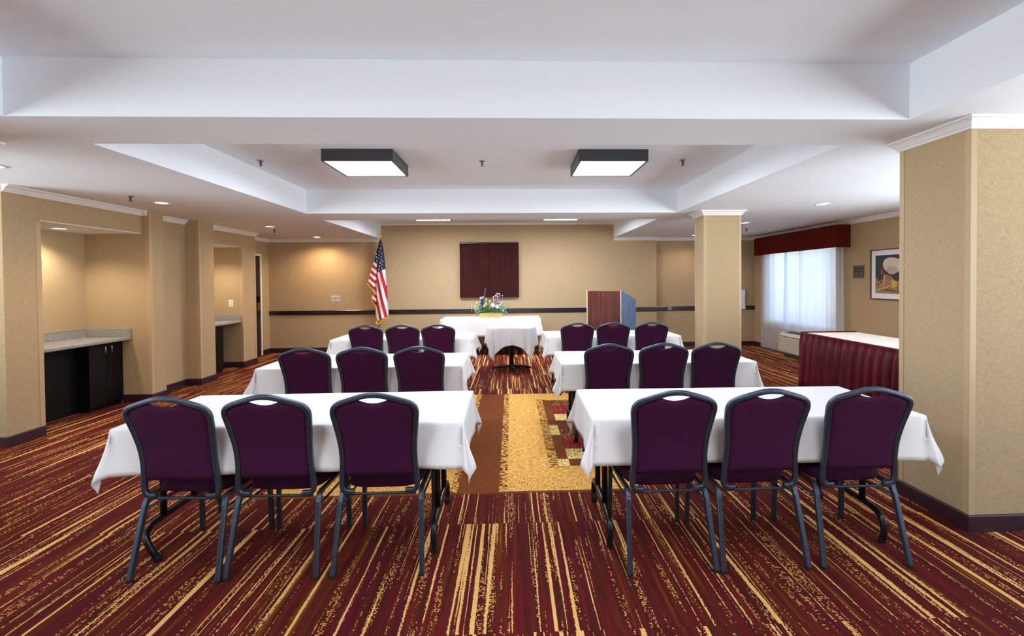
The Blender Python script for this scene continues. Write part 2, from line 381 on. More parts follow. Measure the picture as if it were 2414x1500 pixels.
# right wall with window one and an added window behind the camera that lights the room
wr = MB()
W1 = (7.75, 9.95, .60, 2.10); W2 = (-3.2, 4.9, .30, 2.30)
wr.box(XRW, XRW + .2, -3.7, W2[0], 0, H); wr.box(XRW, XRW + .2, W2[1], W1[0], 0, H); wr.box(XRW, XRW + .2, W1[1], YB + .14, 0, H)
for W_ in (W1, W2): wr.box(XRW, XRW + .2, W_[0], W_[1], 0, W_[2]); wr.box(XRW, XRW + .2, W_[0], W_[1], W_[3], H)
struct('wall_right', wr, M['wall'])
rw = MB(); rw.box(-6.75, 5.7, -3.7, -3.5, 0, H)
struct('wall_rear', rw, M['wall'])
def window(n, kind, a, b, z0, z1, div):
    t = MB(); g = MB(); e = .05
    def bx(u0, u1, v0, v1, mb, dep=(.06, .12)):
        if kind == 'l': mb.box(-6.6 - dep[1], -6.6 - dep[0], u0, u1, v0, v1); return
        if kind == 'x': mb.box(XRW + dep[0], XRW + dep[1], u0, u1, v0, v1)
        else: mb.box(u0, u1, -3.5 - dep[1], -3.5 - dep[0], v0, v1)
    bx(a, b, z0, z0 + e, t); bx(a, b, z1 - e, z1, t)
    for k in range(div + 1):
        u = a + (b - a - e) * k / div; bx(u, u + e, z0 + e, z1 - e, t)
    bx(a + e, b - e, z0 + e, z1 - e, g, (.088, .092))
    root = empty('window_%d' % n, (0, 0, 0), kind='structure')
    t.build('window_frame', M['white'], root); g.build('window_pane', M['glass'], root)
window(1, 'x', W1[0], W1[1], W1[2], W1[3], 2)
window(2, 'x', W2[0], W2[1], W2[2], W2[3], 6)  # added glazing out of view, lets light up onto the ceiling
window(3, 'l', -3.2, 4.0, .30, 2.30, 5)  # added as well, unseen on the left, to brighten the ceiling

# columns
def column(x0, x1, y0, y1):
    root = empty('column', (0, 0, 0), kind='structure')
    MB().box(x0, x1, y0, y1, 0, H).build('shaft', M['wall'], root)
    p = [(x0, y0), (x0, y1), (x1, y1), (x1, y0)]
    sweep(MB(), p, CROWN, True).build('crown_moulding', M['crown'], root)
    sweep(MB(), p, BASE, True).build('baseboard', M['base'], root)
    g = .034; th = .003
    for cx_, cy_, sx, sy in ((x0, y0, -1, -1), (x0, y1, -1, 1), (x1, y0, 1, -1)):
        mb = MB(); ax, bx_ = sorted((cx_ + sx * th, cx_ - sx * g)); ay, by = sorted((cy_ + sy * th, cy_ - sy * g))
        mb.box(ax, bx_, *sorted((cy_, cy_ + sy * th)), .1, H - .066); mb.box(*sorted((cx_, cx_ + sx * th)), *sorted((cy_, cy_ - sy * g)), .1, H - .066)
        mb.build('corner_guard', M['guard'], root)
column(2.70, 3.22, 2.664, 3.164)
column(2.63, 3.14, 6.30, 6.62)
column(-3.90, -3.36, 2.64, 3.15)

# trims
cr = MB()
sweep(cr, [(XRW, -3.5), (XRW, YB + .14), (3.22, YB + .14), (3.22, YB), (T3[1], YB)], CROWN)
struct('trim_1', cr, M['crown'])
cr = MB()
sweep(cr, [(T3[0], YB), (-5.2, YB), (-5.2, 9.0), (XD, 9.0), (XD, 7.45)], CROWN)
struct('trim_2', cr, M['crown'])
struct('trim_3', sweep(MB(), [(XD, 7.10), (XD, 6.40)], CROWN), M['crown'])
struct('trim_4', sweep(MB(), [(-4.615, 6.15), (XA, 6.15), (XA, 4.51)], CROWN), M['crown'])
struct('trim_5', sweep(MB(), [(T3[1], YB), (T3[0], YB)], [(0, HT - .035), (.01, HT - .035), (.02, HT - .01), (.02, HT), (0, HT)]), M['crown'])
RAIL = [(0, .812), (.02, .812), (.026, .82), (.026, .895), (.02, .903), (0, .903)]
struct('trim_6', sweep(MB(), [(XRW, YB + .14), (3.22, YB + .14), (3.22, YB), (-5.19, YB)], RAIL), M['rail'])
struct('baseboard_back', sweep(MB(), [(XRW, YB + .14), (3.22, YB + .14), (3.22, YB), (-5.2, YB)], BASE), M['base'])
bl = MB()
sweep(bl, [(-5.2, YB), (-5.2, 10.0)], BASE); sweep(bl, [(-5.2, 9.0), (XD, 9.0), (XD, 8.57), (-5.38, 8.57)], BASE)
sweep(bl, [(-4.62, 7.45), (-4.60, 7.45), (-4.60, 7.10), (XD, 7.10), (XD, 6.40), (-4.60, 6.40), (-4.60, 6.15), (-4.955, 6.15)], BASE)
sweep(bl, [(XA, 4.86), (XA, 4.51), (-6.6, 4.51), (-6.6, -3.5)], BASE)
struct('baseboard_left', bl, M['base'])
struct('baseboard_right', sweep(MB(), [(XRW, -3.5), (XRW, YB + .14)], BASE), M['base'])
# corner guards of the left wall
cg = MB()
for x, y, sy in ((XA, 4.86, 1), (XD, 8.57, -1), (XD, 9.0, 1)):
    ya, yb_ = sorted((y, y - sy * .045)); cg.box(x, x + .004, ya, yb_, .1, 2.14 if sy > 0 and x == XA else (2.14 if y < 8.8 else H - .066))
    cg.box(x - .045, x + .004, *sorted((y, y + sy * .004)), .1, 2.14)
for x, y in ((-4.60, 6.15), (-4.60, 7.10)):
    cg.box(x, x + .004, y - .004, y + .045, .1, H)
    cg.box(x - .045, x, y - .004, y, .1, H - .066)
struct('trim_7', cg, M['guard'])

# door in the recess
d = empty('door_1', (-5.2, 9.485, 0), kind='structure')
MB().box(-.05, -.004, -.445, .445, .004, 2.065).build('door_leaf', M['darkwood'], d, bevel=.002)
fr = MB(); fr.box(-.05, .008, .447, .49, 0, 2.11); fr.box(-.05, .008, -.485, -.447, 0, 2.11); fr.box(-.05, .008, -.447, .447, 2.067, 2.11)
fr.build('door_frame', M['crown'], d)
hd_ = empty('door_lock', (-.004, .36, 1.08)); hd_.parent = d
MB().box(0, .012, -.035, .035, -.13, .02).build('lock_plate', M['brass'], hd_, bevel=.003)
MB().box(0, .03, -.03, .03, .02, .15).build('card_reader', M['blackcab'], hd_, bevel=.005)
MB().tube([(.01, 0, -.06), (.05, 0, -.06), (.055, -.02, -.06), (.055, -.12, -.062)], .010).build('door_handle', M['brass'], hd_)

# ------------------------------------------------------------------ niche counters and cabinets
def cabinet(y0, y1, xf, label, xb=-5.39):
    r = empty('base_cabinet', (xf, (y0 + y1) / 2, 0), label=label, cat='cabinet'); L = (y1 - y0) / 2; D = xf - xb
    MB().box(-D, -.02, -L, L, .04, .80).box(-D, -.035, -L, L, 0, .04).build('body', M['blackcab'], r)
    for s_ in (-1, 1):
        a, b = (-L + .003, -.0015) if s_ < 0 else (.0015, L - .003)
        dr = MB().box(-.02, 0, a, b, .045, .795).build('door', M['blackcab'], r, bevel=.001)
        yh = s_ * .045
        MB().tube([(0, yh, .76), (.025, yh, .758), (.03, yh, .752), (.03, yh, .678), (.025, yh, .672), (0, yh, .67)], .005, 8).build('handle', M['steel'], dr)
    return r
cabinet(5.66, 6.146, -4.95, 'black two-door base cabinet under the large granite counter, beside the end wall')
pn = MB().box(-5.10, -5.08, 4.87, 5.655, 0, .80); pn.box(-5.38, -5.10, 4.87, 4.90, 0, .80)
tag(pn.build('black_panel', M['blackcab']), 'black recessed panel in the dark gap left of the two-door cabinet', 'panel')
def counter(y0, y1, xf, label, splash):
    r = empty('granite_counter', (0, 0, 0), label=label, cat='counter')
    MB().box(-5.395, xf, y0, y1, .803, .842).build('worktop', M['granite'], r, bevel=.008)
    sp = MB()
    sp.box(-5.395, -5.375, y0, y1, .843, .945)
    sp.box(-5.375, xf, y1 - .02, y1, .843, .945)
    sp.build('backsplash', M['granite'], r, bevel=.003)
counter(4.867, 6.146, -4.84, 'long grey speckled granite counter in the large left niche', 1)
counter(7.455, 8.566, -4.83, 'short grey granite counter in the small left niche near the door', 1)
cabinet(7.456, 8.15, -4.90, 'black base cabinet in the small niche, mostly behind the pier')

# ------------------------------------------------------------------ lights: downlights, box fixtures, sprinklers
def downlight(x, y, z=H, label='', power=SPOT, col=(1., .70, .44), size=136):
    r = empty('recessed_downlight', (x, y, z), label=label, cat='ceiling light', group='round recessed downlights')
    MB().lathe([(.062, -.002), (.066, -.008), (.088, -.006), (.092, .0), (.085, .002)], n=32).build('trim_ring', M['crown'], r)
    MB().lathe([(.0005, -.0035), (.062, -.003), (.062, .003)], n=32).build('lamp_lens', M['lamp'], r)
    l = bpy.data.lights.new('downlight_lamp', 'SPOT'); l.energy = power; l.spot_size = radians(size); l.spot_blend = .7; l.shadow_soft_size = .05; l.color = col
    o = bpy.data.objects.new('downlight_lamp', l); COL.objects.link(o); o.parent = r; o.location = (0, 0, -.015)
    return r
downlight(-4.0, 5.55, label='round downlight in the left soffit, nearest whole one, beside a sprinkler')
downlight(-3.97, 7.91, label='round downlight in the left soffit, second along, above the middle of the left wall')
downlight(-3.97, 9.78, label='small far downlight shining on the back wall left of the flag', power=95, size=158)
downlight(-4.02, 3.80, label='downlight cut by the left edge of the photograph')
downlight(3.91, 5.77, label='round downlight in the right soffit between the two columns')
downlight(3.89, 7.67, label='downlight just right of the far column, near the red valance')
downlight(3.90, 9.78, label='downlight behind the far column, over the back right wall', col=(1., .74, .62), power=30, size=158)
downlight(-5.10, 5.50, 2.148, 'downlight inside the large niche above the granite counter', 60, (1., .88, .72))
downlight(-5.10, 8.0, 2.150, 'downlight inside the small niche above the short counter', 60, (1., .88, .72))
def fixture(x, y, label, lit='diffuser'):
    r = empty('box_ceiling_light', (x, y, HT), label=label, cat='ceiling light', group='square box ceiling lights')
    a, b = .335, .335
    hb = MB(); e = .022
    for (x0, x1, y0, y1) in ((-a, a, -b, -b + e), (-a, a, b - e, b), (-a, -a + e, -b + e, b - e), (a - e, a, -b + e, b - e)): hb.box(x0, x1, y0, y1, -.115, .0)
    hb.box(-a + e, a - e, -b + e, b - e, -.03, 0)
    hb.build('housing', M['fixture'], r, bevel=.004)
    MB().box(-a + e, a - e, -b + e, b - e, -.108, -.06).build('diffuser', M[lit], r)
fixture(-1.44, 4.83, 'large square ceiling light with dark sides, left one of the middle recess')
fixture(1.00, 4.83, 'large square ceiling light with dark sides, right one of the middle recess')
fixture(-1.44, 8.62, 'far ceiling light seen edge-on, left one above the board cabinet', 'diffuser_bright')
fixture(.95, 8.62, 'far ceiling light seen edge-on, right one above the lectern side', 'diffuser_bright')
fixture(-1.44, .60, 'added ceiling light in the nearest recess, out of frame, to light the front left table')  # unseen pair added to brighten the front of the room
fixture(1.00, .60, 'added ceiling light in the nearest recess, out of frame, to light the front right table')
def sprinkler(x, y, z, label):
    r = empty('fire_sprinkler', (x, y, z), label=label, cat='sprinkler', group='ceiling fire sprinklers')
    MB().lathe([(.030, 0), (.034, -.004), (.020, -.012), (.012, -.014)], n=20).build('escutcheon', M['chrome'], r)
    b = MB().lathe([(.010, -.012), (.010, -.03), (.005, -.034), (.004, -.05)], n=12)
    for s_ in (-1, 1): b.tube([(s_ * .010, 0, -.028), (s_ * .013, 0, -.04), (s_ * .003, 0, -.056)], .0025, 6)
    b.build('head', M['fixture'], r)
    MB().lathe([(.001, -.055), (.020, -.056), (.020, -.059), (.001, -.060)], n=16).build('deflector', M['chrome'], r)
sprinkler(-2.56, 4.94, HT, 'sprinkler in the middle recess, left of the left square light')
sprinkler(-.29, 4.94, HT, 'sprinkler between the two square ceiling lights')
sprinkler(1.82, 4.90, HT, 'sprinkler right of the right square light')
sprinkler(-4.01, 5.12, H, 'sprinkler in the left soffit beside the nearest downlight')
sprinkler(-4.12, 8.36, H, 'small sprinkler in the left soffit, beyond the second downlight')
sprinkler(4.38, 8.57, H, 'small sprinkler in the right soffit beside the far column')

# ------------------------------------------------------------------ banquet chair
def catmull(pts, n=5):
    out = []; P = [Vector(p) for p in pts]; P = [P[0] * 2 - P[1]] + P + [P[-1] * 2 - P[-2]]
    for i in range(1, len(P) - 2):
        for k in range(n):
            t = k / n; a, b, c_, d_ = P[i - 1:i + 3]
            out.append(.5 * ((2 * b) + (c_ - a) * t + (2 * a - 5 * b + 4 * c_ - d_) * t * t + (3 * b - a - 3 * c_ + d_) * t ** 3))
    out.append(P[-2]); return out
def rrect(w_, h_, r, n=3):
    pts = []
    for cx_, cy_, a0 in ((w_ / 2 - r, h_ / 2 - r, 0), (-w_ / 2 + r, h_ / 2 - r, 90), (-w_ / 2 + r, -h_ / 2 + r, 180), (w_ / 2 - r, -h_ / 2 + r, 270)):
        for k in range(n + 1):
            a = radians(a0 + 90 * k / n); pts.append((cx_ + r * cos(a), cy_ + r * sin(a)))
    return pts
def back_y(z): t = (z - .41) / .55; return -.175 - .125 * t + .03 * sin(pi * min(1, max(0, t)))
half = [(.135, .412), (.165, .412), (.186, .420), (.195, .445), (.193, .50), (.188, .56), (.187, .62), (.190, .68), (.198, .75), (.207, .82), (.209, .852), (.200, .880), (.175, .900), (.130, .916), (.085, .930), (.045, .941), (0, .945)]
def frame_half(z):   # inner half width of the frame at height z
    zs = [h_ for h_ in half if .44 <= h_[1] <= .86]
    for (x0, z0), (x1, z1) in zip(zs, zs[1:]):
        if z0 <= z <= z1: return x0 + (x1 - x0) * (z - z0) / (z1 - z0) - .010
    return (zs[0][0] if z < .445 else zs[-1][0]) - .010
def frame_top(x):
    x = abs(x); zs = half[10:]
    for (x0, z0), (x1, z1) in zip(zs, zs[1:]):
        if x1 <= x <= x0: return z0 + (z1 - z0) * (x0 - x) / (x0 - x1) - .010
    return .845
def make_chair():
    r = empty('banquet_chair', (0, 0, 0))
    pts = [(x, back_y(z), z) for x, z in half]; full = pts + [(-x, y, z) for x, y, z in pts[:-1][::-1]]
    MB().tube(catmull(full, 4), 0, prof=rrect(.026, .026, .007), upv=(0, 1, 0)).build('back_frame', M['hammer'], r)
    # upholstered back with the hand-hold
    def pad(side):
        def fn(u, v):
            uu = -1 + 2 * u
            xt = uu * .192
            zt = frame_top(xt)
            if abs(xt) < .066: zt = min(zt, .899 + .016 * (abs(xt) / .066) ** 2)
            z = .495 + v * (zt - .495)
            hw = frame_half(min(z, .85)); 
            x = uu * (hw * (1 - max(0, (z - .85)) * 1.2))
            if z > .85: x = uu * (.192 + (hw - .192) * (1 - (z - .85) / .1)) * (1 - .0 * v)
            e = max(0, 1 - abs(uu) ** 8) * max(0, 1 - abs(2 * v - 1) ** 10)
            return (x, back_y(z) + side * (.004 + (.016 if side > 0 else .009) * e ** .5), z)
        return fn
    b = MB().grid(pad(-1), 24, 18).grid(pad(1), 24, 18)
    # close the rim
    fa, fb = pad(-1), pad(1)
    def rim(pa):
        vs = []; n = len(pa)
        for (u, v) in pa: vs += [fa(u, v), fb(u, v)]
        b.add(vs, [(2 * i, 2 * i + 1, 2 * i + 3, 2 * i + 2) for i in range(n - 1)])
    rim([(i / 24, 0) for i in range(25)]); rim([(i / 24, 1) for i in range(25)]); rim([(0, j / 18) for j in range(19)]); rim([(1, j / 18) for j in range(19)])
    b.build('back_cushion', M['fabric'], r)
    # seat cushion
    def se(u, v):
        a = 2 * pi * u; ca, sa = cos(a), sin(a); k = (abs(ca) ** 5 + abs(sa) ** 5) ** (-1 / 5)
        prof = [(0.0, .398), (.90, .398), (.985, .408), (1.0, .430), (.985, .452), (.93, .468), (.75, .480), (.4, .486), (0.0, .488)]
        i = min(int(v * 8), 7); f = v * 8 - i; rr = prof[i][0] + (prof[i + 1][0] - prof[i][0]) * f; z = prof[i][1] + (prof[i + 1][1] - prof[i][1]) * f
        wx = .215 if sa > 0 else .195
        return (ca * k * rr * (.198 + .017 * (sa * .5 + .5)), .085 + sa * k * rr * .205, z)
    MB().grid(se, 40, 16, closed_u=True).build('seat', M['fabric'], r)
    q = rrect(.022, .022, .005)
    sf = MB()
    sf.tube([(-.185, -.168, .395), (.185, -.168, .395)], 0, prof=rrect(.012, .014, .003), smooth=False)
    sf.tube([(-.19, .245, .395), (.19, .245, .395)], 0, prof=rrect(.012, .014, .003), smooth=False)
    for s_ in (-1, 1): sf.tube([(s_ * .205, -.10, .394), (s_ * .208, .20, .394)], 0, prof=q, smooth=False)
    sf.build('seat_frame', M['hammer'], r)
    for s_ in (-1, 1):
        rear = catmull([(s_ * .206, -.10, .394), (s_ * .207, -.135, .388), (s_ * .210, -.155, .36), (s_ * .213, -.17, .31), (s_ * .226, -.245, .012)], 5)
        front = catmull([(s_ * .208, .20, .394), (s_ * .208, .232, .387), (s_ * .209, .247, .36), (s_ * .210, .253, .31), (s_ * .214, .262, .012)], 5)
        for nm, p in (('rear', rear), ('front', front)):
            lg = MB().tube(p, 0, prof=rrect(.025, .025, .003, 1), smooth=False).build('leg', M['hammer'], r)
            e = p[-1]; MB().box(e.x - .0135, e.x + .0135, e.y - .0135, e.y + .0135, 0, .014).build('foot_cap', M['rubber'], lg, bevel=.003)
        MB().tube([(s_ * .205, -.165, .33), (s_ * .205, .248, .33)], .006, 8).build('side_stretcher', M['hammer'], r)
    return r
chair0 = make_chair(); used = False
def chair(x, y, rz, label, group):
    global used
    c_ = chair0 if not used else copy_tree(chair0)
    used = True
    c_.location = (x, y, 0); c_.rotation_euler = (0, 0, radians(rz)); tag(c_, label, 'chair', group); return c_
rows = [
    (2.655, [(-1.705, -3.0, 'leftmost of the three'), (-1.230, -1.2, 'middle of the three'), (-.700, .5, 'rightmost of the three, beside the aisle')], 'at the nearest left table'),
    (2.600, [(.815, 1.5, 'leftmost of the three, beside the aisle'), (1.300, 1.5, 'middle of the three'), (1.845, -1.0, 'rightmost of the three, next to the big column')], 'at the nearest right table'),
    (4.34, [(-1.775, 0, 'leftmost of the three'), (-1.29, 0, 'middle of the three'), (-.80, 0, 'rightmost of the three, beside the aisle')], 'at the middle left table'),
    (4.34, [(.855, 0, 'leftmost of the three, beside the aisle'), (1.340, 0, 'middle of the three'), (1.81, 0, 'rightmost of the three')], 'at the middle right table'),
    (6.38, [(-1.88, 0, 'leftmost of the three'), (-1.41, 0, 'middle of the three'), (-.95, 0, 'rightmost of the three, beside the aisle')], 'at the far left table'),
    (6.38, [(.865, 0, 'leftmost of the three, in front of the lectern'), (1.34, 0, 'middle of the three'), (1.85, 0, 'rightmost of the three')], 'at the far right table')]
for y, cs, where in rows:
    for x, rz, which in cs:
        chair(x, y, rz, 'burgundy banquet chair %s, %s' % (where, which.replace(' of the three', '')), 'burgundy banquet chairs in three rows')

# ------------------------------------------------------------------ folding tables and cloths
def folding_table(x0, x1, y0, y1, z, label, rz=0, group='folding tables', kick=(0, 0), inset=(.17, .17)):
    cx_, cy_ = (x0 + x1) / 2, (y0 + y1) / 2; L, D = (x1 - x0) / 2, (y1 - y0) / 2
    r = empty('folding_table', (cx_, cy_, 0), radians(rz), label=label, cat='table', group=group)
    MB().box(-L, L, -D, D, z - .035, z).build('tabletop', M['particle'], r, bevel=.006)
    for s_, kk, ins in ((-1, kick[0], inset[0]), (1, kick[1], inset[1])):
        x = s_ * (L - ins); f = MB()
        f.tube(catmull([(x + kk, -D + .075, .012), (x + kk * .7, -D + .06, .07), (x + kk * .2, -D + .075, .135), (x, -D + .13, .165), (x, -D + .20, .172), (x, D - .20, .172), (x, D - .13, .165), (x + kk * .2, D - .075, .135), (x + kk * .7, D - .06, .07), (x + kk, D - .075, .012)], 4), .0175, 12)
        for yy in (-D + .23, D - .23): f.tube([(x, yy, .17), (x, yy, z - .035)], .0175, 12)
        f.tube([(x, -D + .20, z - .05), (x, D - .20, z - .05)], .012, 8)
        lf = f.build('leg_frame', M['black_metal'], r)
        for yy in (-D + .075, D - .075): MB().lathe([(.0195, 0), (.0205, .025), (.019, .035)], (x + kk, yy, 0), 12).build('foot_cap', M['rubber'], lf)
        MB().tube([(x, 0, z - .28), (x - s_ * .32, 0, z - .045)], .007, 8).tube([(x, -D + .23, z - .28), (x, D - .23, z - .28)], .008, 8).build('brace', M['black_metal'], r)
    return r
def cloth(x0, x1, y0, y1, z, d, label, rz=0, seed=1, te=2.5, dt=12., group='white tablecloths on the folding tables', dy=None, corner=None):
    rnd = random.Random(seed); cx_, cy_ = (x0 + x1) / 2, (y0 + y1) / 2; L, D = (x1 - x0) / 2 + .003, (y1 - y0) / 2 + .003
    ph = [rnd.uniform(0, 6.28) for _ in range(8)]
    dx = d; dy = dy or d
    S_ = []   # samples: base point, direction, overhang, tilt, id
    def bump(k): return 1
    corners = [(L, -D, -90), (L, D, 0), (-L, D, 90), (-L, -D, 180)]
    ck = corner or [1, 1, 1, 1]
    for ci, (px, py, a0) in enumerate(corners):
        nx, ny, _ = corners[(ci + 1) % 4]
        for k in range(25):
            f = 90 * k / 24; a = radians(a0 + f); g = radians(f)
            dA, dB = (dy, dx) if ci % 2 == 0 else (dx, dy)
            r_ = min(dA / max(cos(g), 1e-3), dB / max(sin(g), 1e-3))
            wv = sin(g * 4) ** 2 * (1 if f < 45 else .8) + .28 * sin(2 * g) ** 2
            asym = 1 + .35 * cos(f / 90 * pi + ph[ci])
            S_.append((px, py, cos(a), sin(a), r_, te + 3 + dt * ck[ci] * wv * asym, f / 90.))
        ln = sqrt((nx - px) ** 2 + (ny - py) ** 2); n = max(6, int(ln / .04))
        a = radians(a0 + 90)
        for k in range(1, n):
            t_ = k / n; dist = min(t_, 1 - t_) * ln
            ov = dx if abs(cos(a)) > .5 else dy
            tl = te + 3 * exp(-dist / .12) + 2.0 * sin(t_ * ln * 9 + ph[ci + 4]) + 1.2 * sin(t_ * ln * 21 + ph[ci])
            S_.append((px + (nx - px) * t_, py + (ny - py) * t_, cos(a), sin(a), ov * (1 + .012 * sin(t_ * 11 + ph[ci])), tl, -1))
    R = .010; rings = [0, .25, .5, .75, 1.0]
    def pos(s_, r):
        px, py, ux, uy, ov, tl, f = s_
        arc = R * pi / 2
        if r <= arc: h_, v_ = R * sin(r / R), R * (1 - cos(r / R))
        else:
            q_ = r - arc; sag = tl * (0.55 + .45 * min(1, q_ / .2))
            h_, v_ = R + q_ * sin(radians(sag)), R + q_ * cos(radians(sag))
        return (px + ux * h_ - ux * R * .6, py + uy * h_ - uy * R * .6, z + .0035 - v_)
    n = len(S_); mb = MB(); vs = []
    rr = [0, R * .5, R, R * pi / 2]
    NR = 9
    for k in range(4): vs += [pos(s_, rr[k]) for s_ in S_]
    for k in range(1, NR + 1): vs += [pos(s_, R * pi / 2 + (s_[4] - R * pi / 2) * k / NR) for s_ in S_]
    fs = [(k * n + i, k * n + (i + 1) % n, (k + 1) * n + (i + 1) % n, (k + 1) * n + i) for k in range(3 + NR) for i in range(n)]
    mb.add(vs, fs, 0, True); mb.add(vs[:n], [tuple(range(n))], 0, False)
    o = mb.build('tablecloth', M['linen'], merge=True)
    o.location = (cx_, cy_, 0); o.rotation_euler = (0, 0, radians(rz))
    md = o.modifiers.new('thick', 'SOLIDIFY'); md.thickness = .0025; md.offset = 1
    return tag(o, label, 'tablecloth', group)
Z = .745
T = [(-2.105, -.275, 2.535, 3.255, 'nearest left', .4, (.075, .0), (.09, .17)), (.450, 2.285, 2.520, 3.225, 'nearest right', -1.0, (0, 0), (.10, .175)),
     (-2.27, -.455, 4.24, 4.99, 'middle left', .5, (0, 0), (.13, .17)), (.462, 2.25, 4.24, 4.99, 'middle right', -.5, (0, 0), (.13, .17)),
     (-2.385, -.52, 6.26, 6.98, 'far left', .3, (0, 0), (.13, .17)), (.475, 2.29, 6.28, 7.02, 'far right', 0, (0, 0), (.13, .17))]
for i, (x0, x1, y0, y1, nm, rz, kk, ins_) in enumerate(T):
    folding_table(x0, x1, y0, y1, Z, 'folding table with black bent-tube legs, %s of the six in rows' % nm, rz, kick=kk, inset=ins_)
    cloth(x0, x1, y0, y1, Z, .235, 'white tablecloth hanging over the %s table' % nm, rz, seed=11 + i, dy=.25, corner=[1, .8, .8, 1])
# head table along the back wall
folding_table(-1.41, .585, 9.42, 10.14, Z, 'long table against the back wall holding the flowers', group='folding tables')
cloth(-1.41, .585, 9.42, 10.14, Z, .30, 'white tablecloth on the head table under the flower arrangement', seed=31, dy=.36, te=1.5, dt=9, group='head table linen')
# buffet table by the window
folding_table(4.07, 4.83, 4.55, 6.38, Z, 'table hidden under a burgundy skirt by the window wall', group='folding tables')
cloth(4.07, 4.83, 4.55, 6.38, Z, .05, 'white cloth on top of the burgundy skirted table', seed=41, te=2, dt=3, group='buffet linen')
def skirt():
    path = []; x0, x1, y0, y1 = 4.05, 4.85, 4.53, 6.40; st = .008; rad = .03
    def seg(a, b):
        n = int((Vector(b) - Vector(a)).length / st)
        return [(a[0] + (b[0] - a[0]) * k / n, a[1] + (b[1] - a[1]) * k / n) for k in range(n)]
    pts = seg((x1, y1), (x0, y1)) + seg((x0, y1), (x0, y0)) + seg((x0, y0), (x1, y0))
    nor = []
    for i, (x, y) in enumerate(pts):
        if y >= y1 - 1e-6 and x > x0 + 1e-6: nor.append((0, 1))
        elif x <= x0 + 1e-6 and y > y0 + 1e-6: nor.append((-1, 0))
        else: nor.append((0, -1))
    mb = MB(); n = len(pts); zs = [(.765, .001, 0), (.755, .012, .4), (.735, .004, .5), (.70, .014, .8), (.62, .028, 1), (.45, .036, 1), (.25, .040, 1), (.10, .044, 1), (.012, .046, 1)]
    rnd = random.Random(5); vs = []
    for z, amp, lo in zs:
        for i, (x, y) in enumerate(pts):
            s_ = i * st
            big = sin(s_ * 2 * pi / .125 + 1.3 * sin(s_ * 2.1) + .25 * sin(z * 6 + s_)); small = sin(s_ * 2 * pi / .045 + sin(s_ * 9))
            o_ = amp * (lo * (.95 * big + .12 * small) + (1 - lo) * small * .6) + .012 + amp * .9
            k = 1.
            nx, ny = nor[i]
            vs.append((x + nx * o_, y + ny * o_, z))
    mb.add(vs, [(j * n + i, j * n + i + 1, (j + 1) * n + i + 1, (j + 1) * n + i) for j in range(len(zs) - 1) for i in range(n - 1)], 0, True)
    o = mb.build('table_skirt', M['skirt']); tag(o, 'pleated burgundy skirt hanging to the floor around the side table', 'table skirt')
    md = o.modifiers.new('thick', 'SOLIDIFY'); md.thickness = .002
skirt()
# round pedestal table
RT = (0.0, 8.05); RR = .41
r = empty('pedestal_table', (RT[0], RT[1], 0), label='round pedestal table with black cross foot at the end of the aisle', cat='table')
MB().lathe([(RR - .01, Z - .03), (RR, Z - .02), (RR, Z - .004), (RR - .004, Z)], n=48).build('tabletop', M['particle'], r)
MB().lathe([(.035, .05), (.035, Z - .03)], n=20).lathe([(.06, .045), (.05, .075), (.036, .085)], n=20).build('post', M['black_metal'], r)
for k in range(4):
    a = k * pi / 2 + .06; u = Vector((cos(a), sin(a), 0))
    MB().tube([u * .02 + Vector((0, 0, .052)), u * .15 + Vector((0, 0, .046)), u * .33 + Vector((0, 0, .024))], 0, prof=rrect(.028, .05, .006), upv=(0, 0, 1)).lathe([(.016, 0), (.018, .012)], tuple(u * .32), 12).build('foot', M['black_metal'], r)
def round_cloth():
    hf = .70; mb = MB(); n = 144; NR = 12; vs = []
    rnd = random.Random(3)
    for k in range(-1, NR + 1):
        for i in range(n):
            a = 2 * pi * i / n; m_ = max(abs(cos(a)), abs(sin(a))); ov = hf / m_ - RR
            if k < 0: vs.append((RR * .97 * cos(a), RR * .97 * sin(a), Z + .004)); continue
            t_ = k / NR; q_ = ov * t_
            fold = sin(a * 14 + .8 * sin(a * 3)) * .5 + .5 * sin(a * 23 + 2)
            h_ = RR + .008 * min(1, k) + q_ * sin(radians(5)) + .030 * t_ * fold * (.6 + ov) - .06 * t_ * t_ * (ov - .3)
            vs.append((h_ * cos(a), h_ * sin(a), Z + .004 - .006 * min(1, k) - q_ * .985))
    mb.add(vs, [(k * n + i, k * n + (i + 1) % n, (k + 1) * n + (i + 1) % n, (k + 1) * n + i) for k in range(NR + 1) for i in range(n)], 0, True)
    mb.add(vs[:n], [tuple(range(n))], 0, True)
    o = mb.build('tablecloth', M['linen']); o.location = (RT[0], RT[1], 0); tag(o, 'white square cloth draped over the round table, corners hanging in points', 'tablecloth')
    md = o.modifiers.new('thick', 'SOLIDIFY'); md.thickness = .002; md.offset = 1
round_cloth()

# ------------------------------------------------------------------ board cabinet, plates, lectern
r = empty('board_cabinet', (-.467, YB, 1.746), label='dark mahogany two-door board cabinet hung on the back wall', cat='cabinet')
MB().box(-.64, .64, -.05, 0, -.59, .60).build('body', M['mahog'], r, bevel=.004)
MB().box(-.64, .64, -.085, 0, .565, .605).build('top_rail', M['darkwood'], r, bevel=.006)
for a, b in ((-.638, -.002), (.002, .638)): MB().box(a, b, -.072, -.051, -.595, .555).build('door', M['mahog'], r, bevel=.003)
r = empty('light_switch_plate', (-3.79, YB, 1.162), label='three-gang wall plate on the back wall left of the flag', cat='wall plate')
MB().box(-.088, .088, -.006, 0, -.062, .062).build('plate', M['plate'], r, bevel=.002)
for k in (-1, 0, 1): MB().box(k * .048 - .006, k * .048 + .006, -.018, -.006, -.004, .018).box(k * .048 - .013, k * .048 + .013, -.0075, -.006, -.022, .022).build('toggle', M['toggle'], r)
